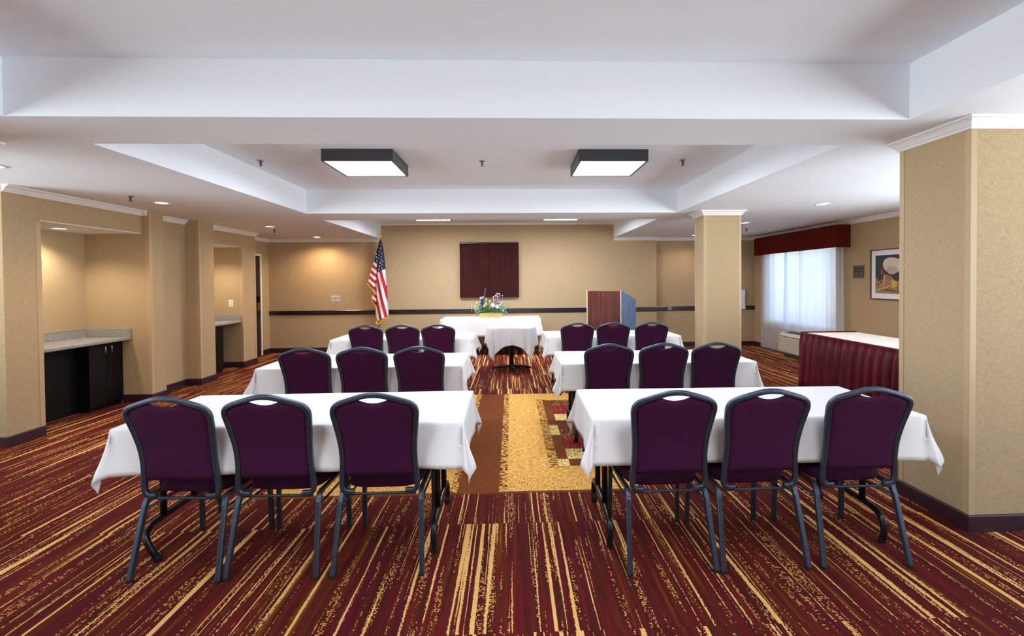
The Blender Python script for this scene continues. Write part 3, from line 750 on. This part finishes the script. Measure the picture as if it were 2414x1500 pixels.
r = empty('power_outlet', (-5.005, 8.57, 1.15), label='white power outlet on the end wall of the small niche', cat='outlet')
MB().box(-.04, .04, -.006, 0, -.062, .062).build('plate', M['white'], r, bevel=.002)
for k in (-1, 1): MB().box(-.018, .018, -.009, -.006, k * .026 - .016, k * .026 + .016).build('socket', M['plate'], r, bevel=.002)

r = empty('lectern', (1.72, 8.62, 0), radians(-40), label='tall lectern with reddish wood front and mottled blue side panel, behind the far right chairs', cat='lectern')
Wd, Dp = .34, .58
f = MB()
MB().box(-Wd, Wd, -.02, 0, .06, 1.305).build('front_panel', M['mahog_light'], r, bevel=.002)
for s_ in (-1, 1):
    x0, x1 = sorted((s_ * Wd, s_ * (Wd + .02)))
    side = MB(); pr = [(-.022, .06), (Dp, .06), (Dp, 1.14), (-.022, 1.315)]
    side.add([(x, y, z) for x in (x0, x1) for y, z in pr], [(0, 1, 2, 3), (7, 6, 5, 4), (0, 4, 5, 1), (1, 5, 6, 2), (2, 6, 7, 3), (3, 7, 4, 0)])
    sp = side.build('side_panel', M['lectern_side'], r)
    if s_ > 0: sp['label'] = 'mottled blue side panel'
    e = MB(); e.tube([(s_ * (Wd + .01), -.024, .06), (s_ * (Wd + .01), -.024, 1.317), (s_ * (Wd + .01), Dp, 1.142)], 0, prof=rrect(.004, .022, .001), upv=(0, 1, .3), smooth=False); e.build('edge_strip', M['lectern_edge'], sp)
tp = MB(); tp.add([(-Wd, 0, 1.285), (Wd, 0, 1.285), (Wd, Dp - .02, 1.12), (-Wd, Dp - .02, 1.12), (-Wd, 0, 1.265), (Wd, 0, 1.265), (Wd, Dp - .02, 1.10), (-Wd, Dp - .02, 1.10)], [(0, 1, 2, 3), (7, 6, 5, 4), (0, 4, 5, 1), (1, 5, 6, 2), (2, 6, 7, 3), (3, 7, 4, 0)])
tp.build('reading_top', M['mahog_light'], r)
MB().box(-Wd - .02, Wd + .02, -.022, Dp, 0, .06).build('base', M['darkwood'], r)

r = empty('whiteboard', (5.26, YB + .14, 1.05), radians(0), label='small white marker board with grey frame hung on the back wall beside the far column', cat='whiteboard')
bb = MB(); P4 = [(-.62, -.30), (0.02, -.02)]
def wb(mb, u0, u1, z0, z1, d0, d1):
    A = Vector((.02, -.03, 0)); B = Vector((-.60, -.10, 0)); dd = (B - A).normalized(); nn = Vector((dd.y, -dd.x, 0)); nn = nn if nn.y < 0 else -nn
    vs = [A + dd * u + nn * q_ + Vector((0, 0, z)) for u in (u0, u1) for q_ in (d0, d1) for z in (z0, z1)]
    mb.add(vs, [(0, 1, 3, 2), (4, 6, 7, 5), (0, 4, 5, 1), (2, 3, 7, 6), (0, 2, 6, 4), (1, 5, 7, 3)]); return mb
wb(MB(), .012, .59, -.218, .218, 0, .012).build('board', M['whiteboard'], r)
fr = MB()
for a_ in ((0, .014, -.23, .23), (.586, .60, -.23, .23), (.014, .586, -.23, -.216), (.014, .586, .216, .23)): wb(fr, *a_, -.004, .018)
fr.build('frame', M['toggle'], r)
MB().box(-.3, -.26, -.08, 0, -.1, .1).box(0, .03, -.05, 0, -.1, .1).build('bracket', M['toggle'], r)

# ------------------------------------------------------------------ window dressing
v = MB(); v.box(5.28, 5.30, 7.41, 10.02, 2.01, 2.375).box(5.30, XRW, 7.41, 7.43, 2.01, 2.375).box(5.30, XRW, 10.0, 10.02, 2.01, 2.375).box(5.30, XRW - .003, 7.43, 10.0, 2.355, 2.375)
tag(v.build('window_valance', M['valance'], bevel=.004), 'rust red box valance above the window with the sheer curtains', 'valance')
def curtain(y0, y1, z0a, z0b, seed, label, amp=.024):
    mb = MB(); rnd = random.Random(seed); p = rnd.uniform(0, 6); n = int((y1 - y0) / .008); NZ = 14
    def fn(u, v_):
        y = y0 + (y1 - y0) * u; zb = z0a
        z = 2.34 - (2.34 - zb) * v_
        a = amp * (.7 + .5 * v_)
        x = 5.392 + .05 * (seed == 1) + a * (.6 * sin(y * 2 * pi / .11 + p + 1.2 * sin(y * 3) + .5 * v_ * sin(y * 5)) + .4 * sin(y * 2 * pi / .27 + p * 2 + .8 * v_))
        return (x, y + .05 * v_ * (u - .5), z)
    o = mb.grid(fn, n, NZ).build('sheer_curtain', M['sheer'], merge=False)
    return tag(o, label, 'curtain', 'sheer curtains')
curtain(9.04, 10.0, .03, .03, 1, 'white sheer curtain panel on the far end of the window, reaching the floor')
curtain(7.44, 9.07, .50, .50, 2, 'white sheer curtain panel on the near part of the window, above the air conditioner')
MB_ = MB()
for k in range(70):
    z = 2.06 - k * .021
    if z < .66: break
    vs = []
    for x, dz in ((-.0095, -.0085), (0, .0012), (.0095, .0085)):
        vs += [(5.53 + x, W1[0] + .02, z + dz), (5.53 + x, W1[1] - .02, z + dz)]
    MB_.add(vs, [(0, 1, 3, 2), (2, 3, 5, 4)], 0, True)
bd = MB_.build('blind_slats', M['blind'], merge=False)
br = empty('venetian_blind', (0, 0, 0), label='white horizontal blind hanging inside the window behind the sheer curtains', cat='blind'); bd.parent = br
md = bd.modifiers.new('t', 'SOLIDIFY'); md.thickness = .001
MB().box(5.51, 5.55, W1[0] + .01, W1[1] - .01, 2.065, 2.098).build('head_rail', M['white'], br)
cd = MB()
for y in (7.95, 8.5, 9.2, 9.75): cd.tube([(5.516, y, 2.07), (5.516, y, .66)], .0012, 5)
cd.build('cords', M['white'], br)
# packaged air conditioner under the window
ac = empty('air_conditioner', (XRW, 8.35, 0), label='beige louvred wall air conditioner under the window, behind the skirted table', cat='air conditioner')
Y0, Y1 = -.62, .68
hs = MB(); prf = [(0, .07), (-.22, .07), (-.245, .10), (-.245, .40), (-.20, .455), (0, .485)]
n = len(prf); hs.add([(x, y, z) for y in (Y0, Y1) for x, z in prf], [tuple(range(n)), tuple(range(n, 2 * n))[::-1]] + [(i, (i + 1) % n, n + (i + 1) % n, n + i) for i in range(n)])
hs.build('housing', M['ptac'], ac, bevel=.006)
lv = MB()
for k in range(10):
    z = .115 + k * .028
    lv.add([(x, y, zz) for y in (Y0 + .02, Y1 - .02) for x, zz in ((-.246, z), (-.262, z - .004), (-.262, z + .006), (-.246, z + .018))], [(0, 1, 2, 3), (7, 6, 5, 4), (0, 4, 5, 1), (1, 5, 6, 2), (2, 6, 7, 3), (3, 7, 4, 0)])
lv.build('louvres', M['ptac'], ac)
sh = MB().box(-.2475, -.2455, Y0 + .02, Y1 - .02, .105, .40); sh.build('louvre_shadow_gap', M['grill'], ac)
gl = MB()
for k in range(16):
    y = Y1 - .10 - k * .036
    gl.add([(-.185, y, .4635), (-.05, y, .4835), (-.05, y - .024, .4835), (-.185, y - .024, .4635), (-.185, y, .458), (-.05, y, .478), (-.05, y - .024, .478), (-.185, y - .024, .458)], [(0, 1, 2, 3), (7, 6, 5, 4), (0, 4, 5, 1), (1, 5, 6, 2), (2, 6, 7, 3), (3, 7, 4, 0)])
gl.build('vent_grille', M['grill'], ac)
MB().box(-.20, 0, Y0 + .1, Y1 - .1, 0, .07).build('base', M['grill'], ac)

# ------------------------------------------------------------------ picture and plaque on the right wall
pc = empty('framed_picture', (XRW, 6.605, 1.558), label='white-mounted bird-toned painting in a thin brown frame on the right wall', cat='picture')
pc['label'] = 'framed painting with wide white mount on the right wall, half behind the big column'
hw, hh = .355, .372
fm = MB(); fm.box(-.03, 0, -hw, hw, hh - .014, hh); fm.box(-.03, 0, -hw, hw, -hh, -hh + .014); fm.box(-.03, 0, -hw, -hw + .014, -hh + .014, hh - .014); fm.box(-.03, 0, hw - .014, hw, -hh + .014, hh - .014)
fm.build('frame', M['pframe'], pc)
MB().box(-.016, -.002, -hw + .014, hw - .014, -hh + .014, hh - .014).build('mount', M['mount'], pc)
def blob(mb, cy_, cz, ry, rz_, mi, d, seed=0, n=28, rot=0, wob=.12):
    rnd = random.Random(seed); p = [rnd.uniform(0, 6.3) for _ in range(3)]; pts = []
    for k in range(n):
        a = 2 * pi * k / n; q_ = 1 + wob * sin(2 * a + p[0]) + wob * .6 * sin(3 * a + p[1]); y, z = ry * q_ * cos(a), rz_ * q_ * sin(a)
        y, z = y * cos(rot) - z * sin(rot), y * sin(rot) + z * cos(rot)
        y = min(max(cy_ + y, -.262), .262); z = min(max(cz + z, -.279), .279); pts.append((-d, y, z))
    mb.add(pts, [tuple(range(n))], mi)
art = MB(); art.box(-.0175, -.016, -.265, .265, -.282, .282, 0)
# generic abstract stand-in: ochre lower field, pale rounded shapes, a rose wedge, a yellow disc (+y is the left edge seen from the room)
art.add([(-.0180, .265, -.02)] + [(-.0180, .265 - .53 * k / 12, -.05 - .05 * sin(k * .9)) for k in range(1, 12)] + [(-.0180, -.265, .02), (-.0180, -.265, -.282), (-.0180, .265, -.282)], [tuple(range(15))], 1)
blob(art, -.05, .13, .17, .12, 2, .0184, 1, wob=.06)
blob(art, -.04, .06, .10, .06, 5, .0187, 2, wob=.05); blob(art, .14, .04, .022, .055, 3, .0190, 3); blob(art, .105, -.09, .015, .10, 6, .0190, 5, rot=.12)
blob(art, -.08, -.14, .06, .05, 4, .0190, 6); blob(art, .10, -.20, .14, .012, 6, .0190, 7, rot=-.3); blob(art, .18, -.13, .08, .010, 7, .0190, 8, rot=-.5); blob(art, .0, -.235, .16, .010, 7, .0190, 9, rot=.1)
art.build('painting', [mat('dark_teal_paint', (48, 58, 58), .6), mat('ochre_paint', (176, 140, 98), .6, vary=((120, 88, 52), (20, 20, 60), .4, .6)), mat('ivory_paint', (214, 198, 172), .6), mat('rose_paint', (172, 50, 62), .6), mat('mustard_paint', (196, 166, 78), .6), mat('grey_ivory_paint', (184, 168, 146), .6), mat('peach_paint', (204, 158, 122), .6), mat('umber_paint', (92, 64, 40), .6)], pc, merge=False)
pq = empty('occupancy_plaque', (XRW, 7.225, 1.607), label='small dark grey plaque with lettering on the right wall between window and picture', cat='sign')
MB().box(-.012, 0, -.105, .105, -.098, .098).build('plate', M['plaque'], pq, bevel=.002)
rm = MB()
for a_ in ((-.105, .105, .090, .100), (-.105, .105, -.100, -.090), (-.108, -.098, -.1, .1), (.098, .108, -.1, .1)): rm.box(-.016, 0, a_[0], a_[1], a_[2], a_[3])
rm.build('rim', M['plaque_rim'], pq)
for txt, z, sz in (('Maximum', .038, .040), ('Occupancy', -.004, .040), ('60', -.060, .034)):
    cu = bpy.data.curves.new('lettering', 'FONT'); cu.body = txt; cu.size = sz; cu.align_x = 'CENTER'; cu.extrude = .0008; cu.offset = .0006
    tmp = bpy.data.objects.new('tmp', cu); COL.objects.link(tmp); bpy.context.view_layer.update()
    me = bpy.data.meshes.new_from_object(tmp.evaluated_get(bpy.context.evaluated_depsgraph_get())); bpy.data.objects.remove(tmp)
    me.materials.clear(); me.materials.append(M['plaque_text'])
    t_ = bpy.data.objects.new('lettering', me); COL.objects.link(t_); t_.parent = pq; t_.matrix_local = Matrix(((0, 0, -1, -.0135), (-1, 0, 0, 0), (0, 1, 0, z), (0, 0, 0, 1)))

# ------------------------------------------------------------------ flag
FX, FY = -2.70, 9.98
fg = empty('flag_pole', (-2.80, 9.98, 0), label='gold-tipped wooden pole with round base standing in front of the back wall', cat='flagpole')
MB().lathe([(.16, 0), (.16, .02), (.10, .05), (.04, .08), (.02, .12)], n=28).build('base', M['goldpole'], fg)
MB().tube([(0, 0, .10), (.085, 0, 2.40)], .013, 12).build('pole', M['oak'], fg)
MB().lathe([(.013, 0), (.022, .012), (.010, .03), (.010, .045), (.022, .065), (.016, .11), (.001, .185)], (.086, 0, 2.39), 14).build('finial', M['goldpole'], fg)
def cw(cx_, cz_):   # flag crop coordinates -> metres on the plane of the pole
    return (-2.717 + ((850 + cx_ / 6.25) - 899) * .00901, 2.579 - ((540 + cz_ / 6.25) - 545) * .00903)
fl_ = empty('flag', (0, 0, 0), label='furled American flag with gold fringe hanging from the pole before the back wall', cat='flag')
ax = cw(300, 150)
# right (front) fall: left and right outlines top to bottom
Lf = [cw(*p) for p in ((292, 155), (262, 300), (248, 450), (246, 640), (236, 800), (236, 950), (232, 1100), (226, 1200), (232, 1350))]
Rf = [cw(*p) for p in ((308, 150), (330, 300), (345, 450), (356, 590), (370, 800), (380, 950), (385, 1100), (392, 1200), (396, 1265))]
Lb = [cw(*p) for p in ((288, 155), (245, 300), (215, 420), (196, 480), (165, 570), (140, 660), (118, 750), (108, 785))]
Rb = [cw(*p) for p in ((300, 155), (275, 300), (262, 420), (258, 500), (250, 600), (244, 700), (236, 800), (215, 890))]
Lc = [cw(*p) for p in ((170, 880), (160, 960), (150, 1020), (185, 1090), (210, 1150), (215, 1210))]
Rc = [cw(*p) for p in ((240, 880), (240, 960), (240, 1020), (240, 1090), (240, 1150), (238, 1210))]
def interp(A, t):
    k = t * (len(A) - 1); i = min(int(k), len(A) - 2); f_ = k - i; return (A[i][0] + (A[i + 1][0] - A[i][0]) * f_, A[i][1] + (A[i + 1][1] - A[i][1]) * f_)
def flag_panel(Ls, Rs, y0, bulge, fold, nu, nv, colour, sgn=1):
    mb = MB(); P = []
    for j in range(nv + 1):
        a, b = interp(Ls, j / nv), interp(Rs, j / nv)
        for i in range(nu + 1):
            u = i / nu; x = a[0] + (b[0] - a[0]) * u; z = a[1] + (b[1] - a[1]) * u
            y = y0 - bulge * sin(pi * u) * min(1, j / nv * 3) - fold * sin(3 * pi * u + 3 * j / nv) * (j / nv)
            P.append((x, y, z))
    for j in range(nv):
        for i in range(nu):
            q_ = (j * (nu + 1) + i, j * (nu + 1) + i + 1, (j + 1) * (nu + 1) + i + 1, (j + 1) * (nu + 1) + i)
            cx_ = sum(P[k][0] for k in q_) / 4; cz = sum(P[k][2] for k in q_) / 4
            mb.add([P[k] for k in q_], [(0, 1, 2, 3)], colour(cx_, cz), True)
    return mb
def front_col(x, z):
    px = (((x + 2.717) / .00901 + 899) - 850) * 6.25; pz = ((545 + (2.579 - z) / .00903) - 540) * 6.25
    if pz < 640 - (px - 250) * .5 and pz < 660: return 0
    u = px - (pz - 640) * .215      # stripe coordinate at the canton edge
    k = int((u - 250 + 600) // 40) - 15
    return 2 if k % 2 == 0 else 1
def back_col(x, z):
    px = (((x + 2.717) / .00901 + 899) - 850) * 6.25; pz = ((545 + (2.579 - z) / .00903) - 540) * 6.25
    if pz < 470 + (px - 196) * .62: return 0
    u = pz - (px - 196) * .85
    k = int((u - 470) // 52)
    return 2 if k % 2 == 0 else 1
FM = [M['navy'], M['red'], M['fwhite'], M['gold']]
A = flag_panel(Lf, Rf, 9.955, .045, .012, 40, 170, front_col)
B = flag_panel(Lb, Rb, 9.975, .03, .010, 26, 110, back_col)
C_ = flag_panel(Lc, Rc, 9.992, .02, .008, 16, 40, back_col)
A2 = flag_panel(Lf, Rf, 10.01, -.03, .010, 20, 80, front_col)
for mb in (B, C_, A2): A.add(mb.v, mb.f, 0, True); A.mi[-len(mb.f):] = mb.mi
fc = A.build('flag_cloth', FM, fl_); md = fc.modifiers.new('t', 'SOLIDIFY'); md.thickness = .002
fr = MB()
def fringe(path, y, wd=.022):
    P = [cw(*p) for p in path]; fr.tube([(x, y, z) for x, z in catmull([(a, b, 0) for a, b in P], 4) and [(q_.x, q_.y) for q_ in catmull([(a, b, 0) for a, b in P], 4)]], 0, prof=rrect(.010, wd, .003), upv=(0, 1, 0))
fringe(((226, 1345), (240, 1385), (300, 1350), (350, 1315), (400, 1285)), 9.945, .030)
fringe(((212, 1200), (218, 1280), (226, 1345)), 9.98, .018)
fringe(((102, 795), (140, 850), (180, 885), (208, 925)), 9.965, .026)
fringe(((208, 925), (170, 985), (155, 1030), (185, 1090), (212, 1150), (215, 1205)), 9.985, .018)
fr.build('fringe', M['gold'], fl_)
st = MB()
for (px, pz, rr_) in ((277, 220, 9), (315, 238, 9), (274, 266, 8), (304, 286, 10), (296, 333, 11), (325, 358, 9), (242, 366, 11), (287, 382, 10), (245, 413, 11), (318, 405, 9), (277, 432, 8), (248, 463, 11), (312, 450, 10), (334, 474, 9), (302, 496, 12), (330, 521, 9), (291, 544, 12), (324, 570, 11), (281, 594, 12), (262, 480, 6)):
    x, z = cw(px, pz); R_ = rr_ * .00144 * 1.15; pts = []
    onb = px < 262
    # sit just in front of the cloth
    Ls, Rs, y0, bg_ = (Lb, Rb, 9.975, .03) if onb else (Lf, Rf, 9.955, .045)
    yy = y0 - bg_ - .012
    for k in range(10):
        a = pi / 2 + k * pi / 5; q_ = R_ if k % 2 == 0 else R_ * .42; pts.append((x + q_ * cos(a), yy, z + q_ * sin(a)))
    st.add([(x, yy, z)] + pts, [(0, 1 + k, 1 + (k + 1) % 10) for k in range(10)])
st.build('stars', M['fwhite'], fl_, merge=False)

# ------------------------------------------------------------------ flowers on the head table
fa = empty('flower_arrangement', (-.42, 9.72, Z + .006), label='mixed flower arrangement in a straw yellow box on the head table', cat='flowers')
pb = MB(); 
pb.add([(-.215, -.07, 0), (.215, -.07, 0), (.215, .07, 0), (-.215, .07, 0), (-.232, -.08, .10), (.232, -.08, .10), (.232, .08, .10), (-.232, .08, .10)], [(3, 2, 1, 0), (0, 1, 5, 4), (1, 2, 6, 5), (2, 3, 7, 6), (3, 0, 4, 7), (4, 5, 6, 7)])
pb.build('planter_box', M['basket'], fa, bevel=.004)
rnd = random.Random(12)
lf = MB(); sg = MB()
def leafblade(mb, base, tip, wd):
    b, t_ = Vector(base), Vector(tip); d_ = t_ - b; s_ = d_.cross(Vector((rnd.uniform(-1, 1), rnd.uniform(-1, 1), rnd.uniform(-.2, 1)))).normalized() * wd; m_ = b + d_ * .5 + Vector((0, 0, wd * .8))
    mb.add([b, m_ + s_, t_, m_ - s_], [(0, 1, 2, 3)], 0, True)
for k in range(900):
    a = rnd.uniform(0, 2 * pi); q_ = sqrt(rnd.random()); el = rnd.uniform(.0, 1.0)
    c0 = (q_ * cos(a) * .26, q_ * sin(a) * .11, .10 + .25 * (1 - q_ ** 3) * el + rnd.uniform(-.015, .02))
    L_ = rnd.uniform(.04, .085); tip = (c0[0] + cos(a) * L_ * (.4 + q_), c0[1] + sin(a) * L_ * .6, c0[2] + L_ * rnd.uniform(-.35, .8))
    leafblade(sg if (abs(c0[0]) > .17 and rnd.random() < .55) or rnd.random() < .12 else lf, c0, tip, rnd.uniform(.006, .013))
for k in range(160):
    s_ = rnd.choice((-1, 1)); c0 = (s_ * rnd.uniform(.12, .29), rnd.uniform(-.08, .06), rnd.uniform(.14, .27)); leafblade(sg, c0, (c0[0] + s_ * rnd.uniform(.01, .06), c0[1] + rnd.uniform(-.03, .03), c0[2] + rnd.uniform(.0, .05)), .007)
tag(lf.build('foliage', M['leaf'], fa, merge=False), kind='stuff'); tag(sg.build('sage_foliage', M['sage'], fa, merge=False), 'pale sage sprigs', kind='stuff')
def flower(x, y, z, R_, m_, lab, petals=6, layers=2):
    mb = MB()
    for l_ in range(layers):
        for k in range(petals):
            a = 2 * pi * (k + .5 * l_) / petals + rnd.uniform(-.1, .1); rr_ = R_ * (1 - .3 * l_); c_, s_ = cos(a), sin(a)
            t0 = Vector((c_ * rr_, -.35 * rr_ - .008 * l_, s_ * rr_)); s0 = Vector((-s_, 0, c_)) * rr_ * .42; m0 = t0 * .6
            mb.add([Vector((0, -.004 * l_, 0)), m0 + s0 + Vector((0, -.006, 0)), t0, m0 - s0 + Vector((0, -.006, 0))], [(0, 1, 2, 3)], 0, True)
    mb.lathe([(.001, -.004), (R_ * .22, 0), (.001, .006)], (0, -.006, 0), 8)
    mb.tube([(0, .004, 0), (0, .02, -z * .5)], .002, 5)
    o = mb.build('flower', M[m_], fa, merge=False); o.location = (x, y, z); o['label'] = lab
for (px, pz, R_, m_, lab) in ((620, 520, .030, 'petal_white', 'white blossom'), (700, 480, .020, 'petal_white', 'white blossom'), (665, 620, .038, 'petal_blue', 'deep blue blossom'), (655, 740, .042, 'petal_blue', 'deep blue blossom'), (810, 740, .034, 'petal_yellow', 'yellow blossom'), (740, 820, .030, 'petal_lilac', 'lilac blossom'), (820, 560, .022, 'petal_white', 'white blossom'), (1080, 790, .050, 'petal_white', 'large white blossom'), (1245, 850, .048, 'petal_white', 'large white blossom'), (1185, 620, .038, 'petal_pink', 'pink blossom'), (1120, 570, .022, 'petal_lilac', 'lilac blossom'), (1240, 360, .018, 'petal_white', 'white blossom'), (1320, 370, .022, 'petal_lilac', 'lilac blossom'), (1190, 440, .022, 'petal_white', 'white blossom'), (1270, 470, .020, 'petal_white', 'white blossom'), (1100, 480, .020, 'petal_white', 'white blossom'), (1370, 430, .022, 'petal_purple', 'purple blossom'), (1450, 430, .012, 'petal_lilac', 'lilac blossom'), (960, 630, .022, 'petal_white', 'white blossom'), (1350, 780, .026, 'petal_white', 'white blossom'), (380, 840, .020, 'petal_white', 'white blossom'), (270, 790, .014, 'petal_white', 'white blossom'), (1470, 1000, .020, 'petal_white', 'white blossom'), (1400, 700, .020, 'petal_white', 'white blossom'), (470, 700, .020, 'petal_white', 'white blossom')):
    x = (px / 16.667 - 60) * .0089 + .005; z = (1290 - pz) / 16.667 * .0089
    flower(x, -.10 + rnd.uniform(-.02, .02), z, R_, m_, lab)
sp = MB()
for k in range(42):
    t_ = k / 41; a = k * 2.4; q_ = .020 * (1 - t_ * .75); x = -.14 + .035 * t_; z = .38 + .24 * t_
    sp.lathe([(.001, -.006), (.007 * (1 - .4 * t_), 0), (.001, .007)], (x + q_ * cos(a), -.04 + q_ * sin(a), z), 6)
sp.tube([(-.15, -.03, .1), (-.14, -.04, .38), (-.105, -.04, .62)], .003, 6)
sp.build('flower_spike', M['petal_purple'], fa)['label'] = 'tall purple flower spike'
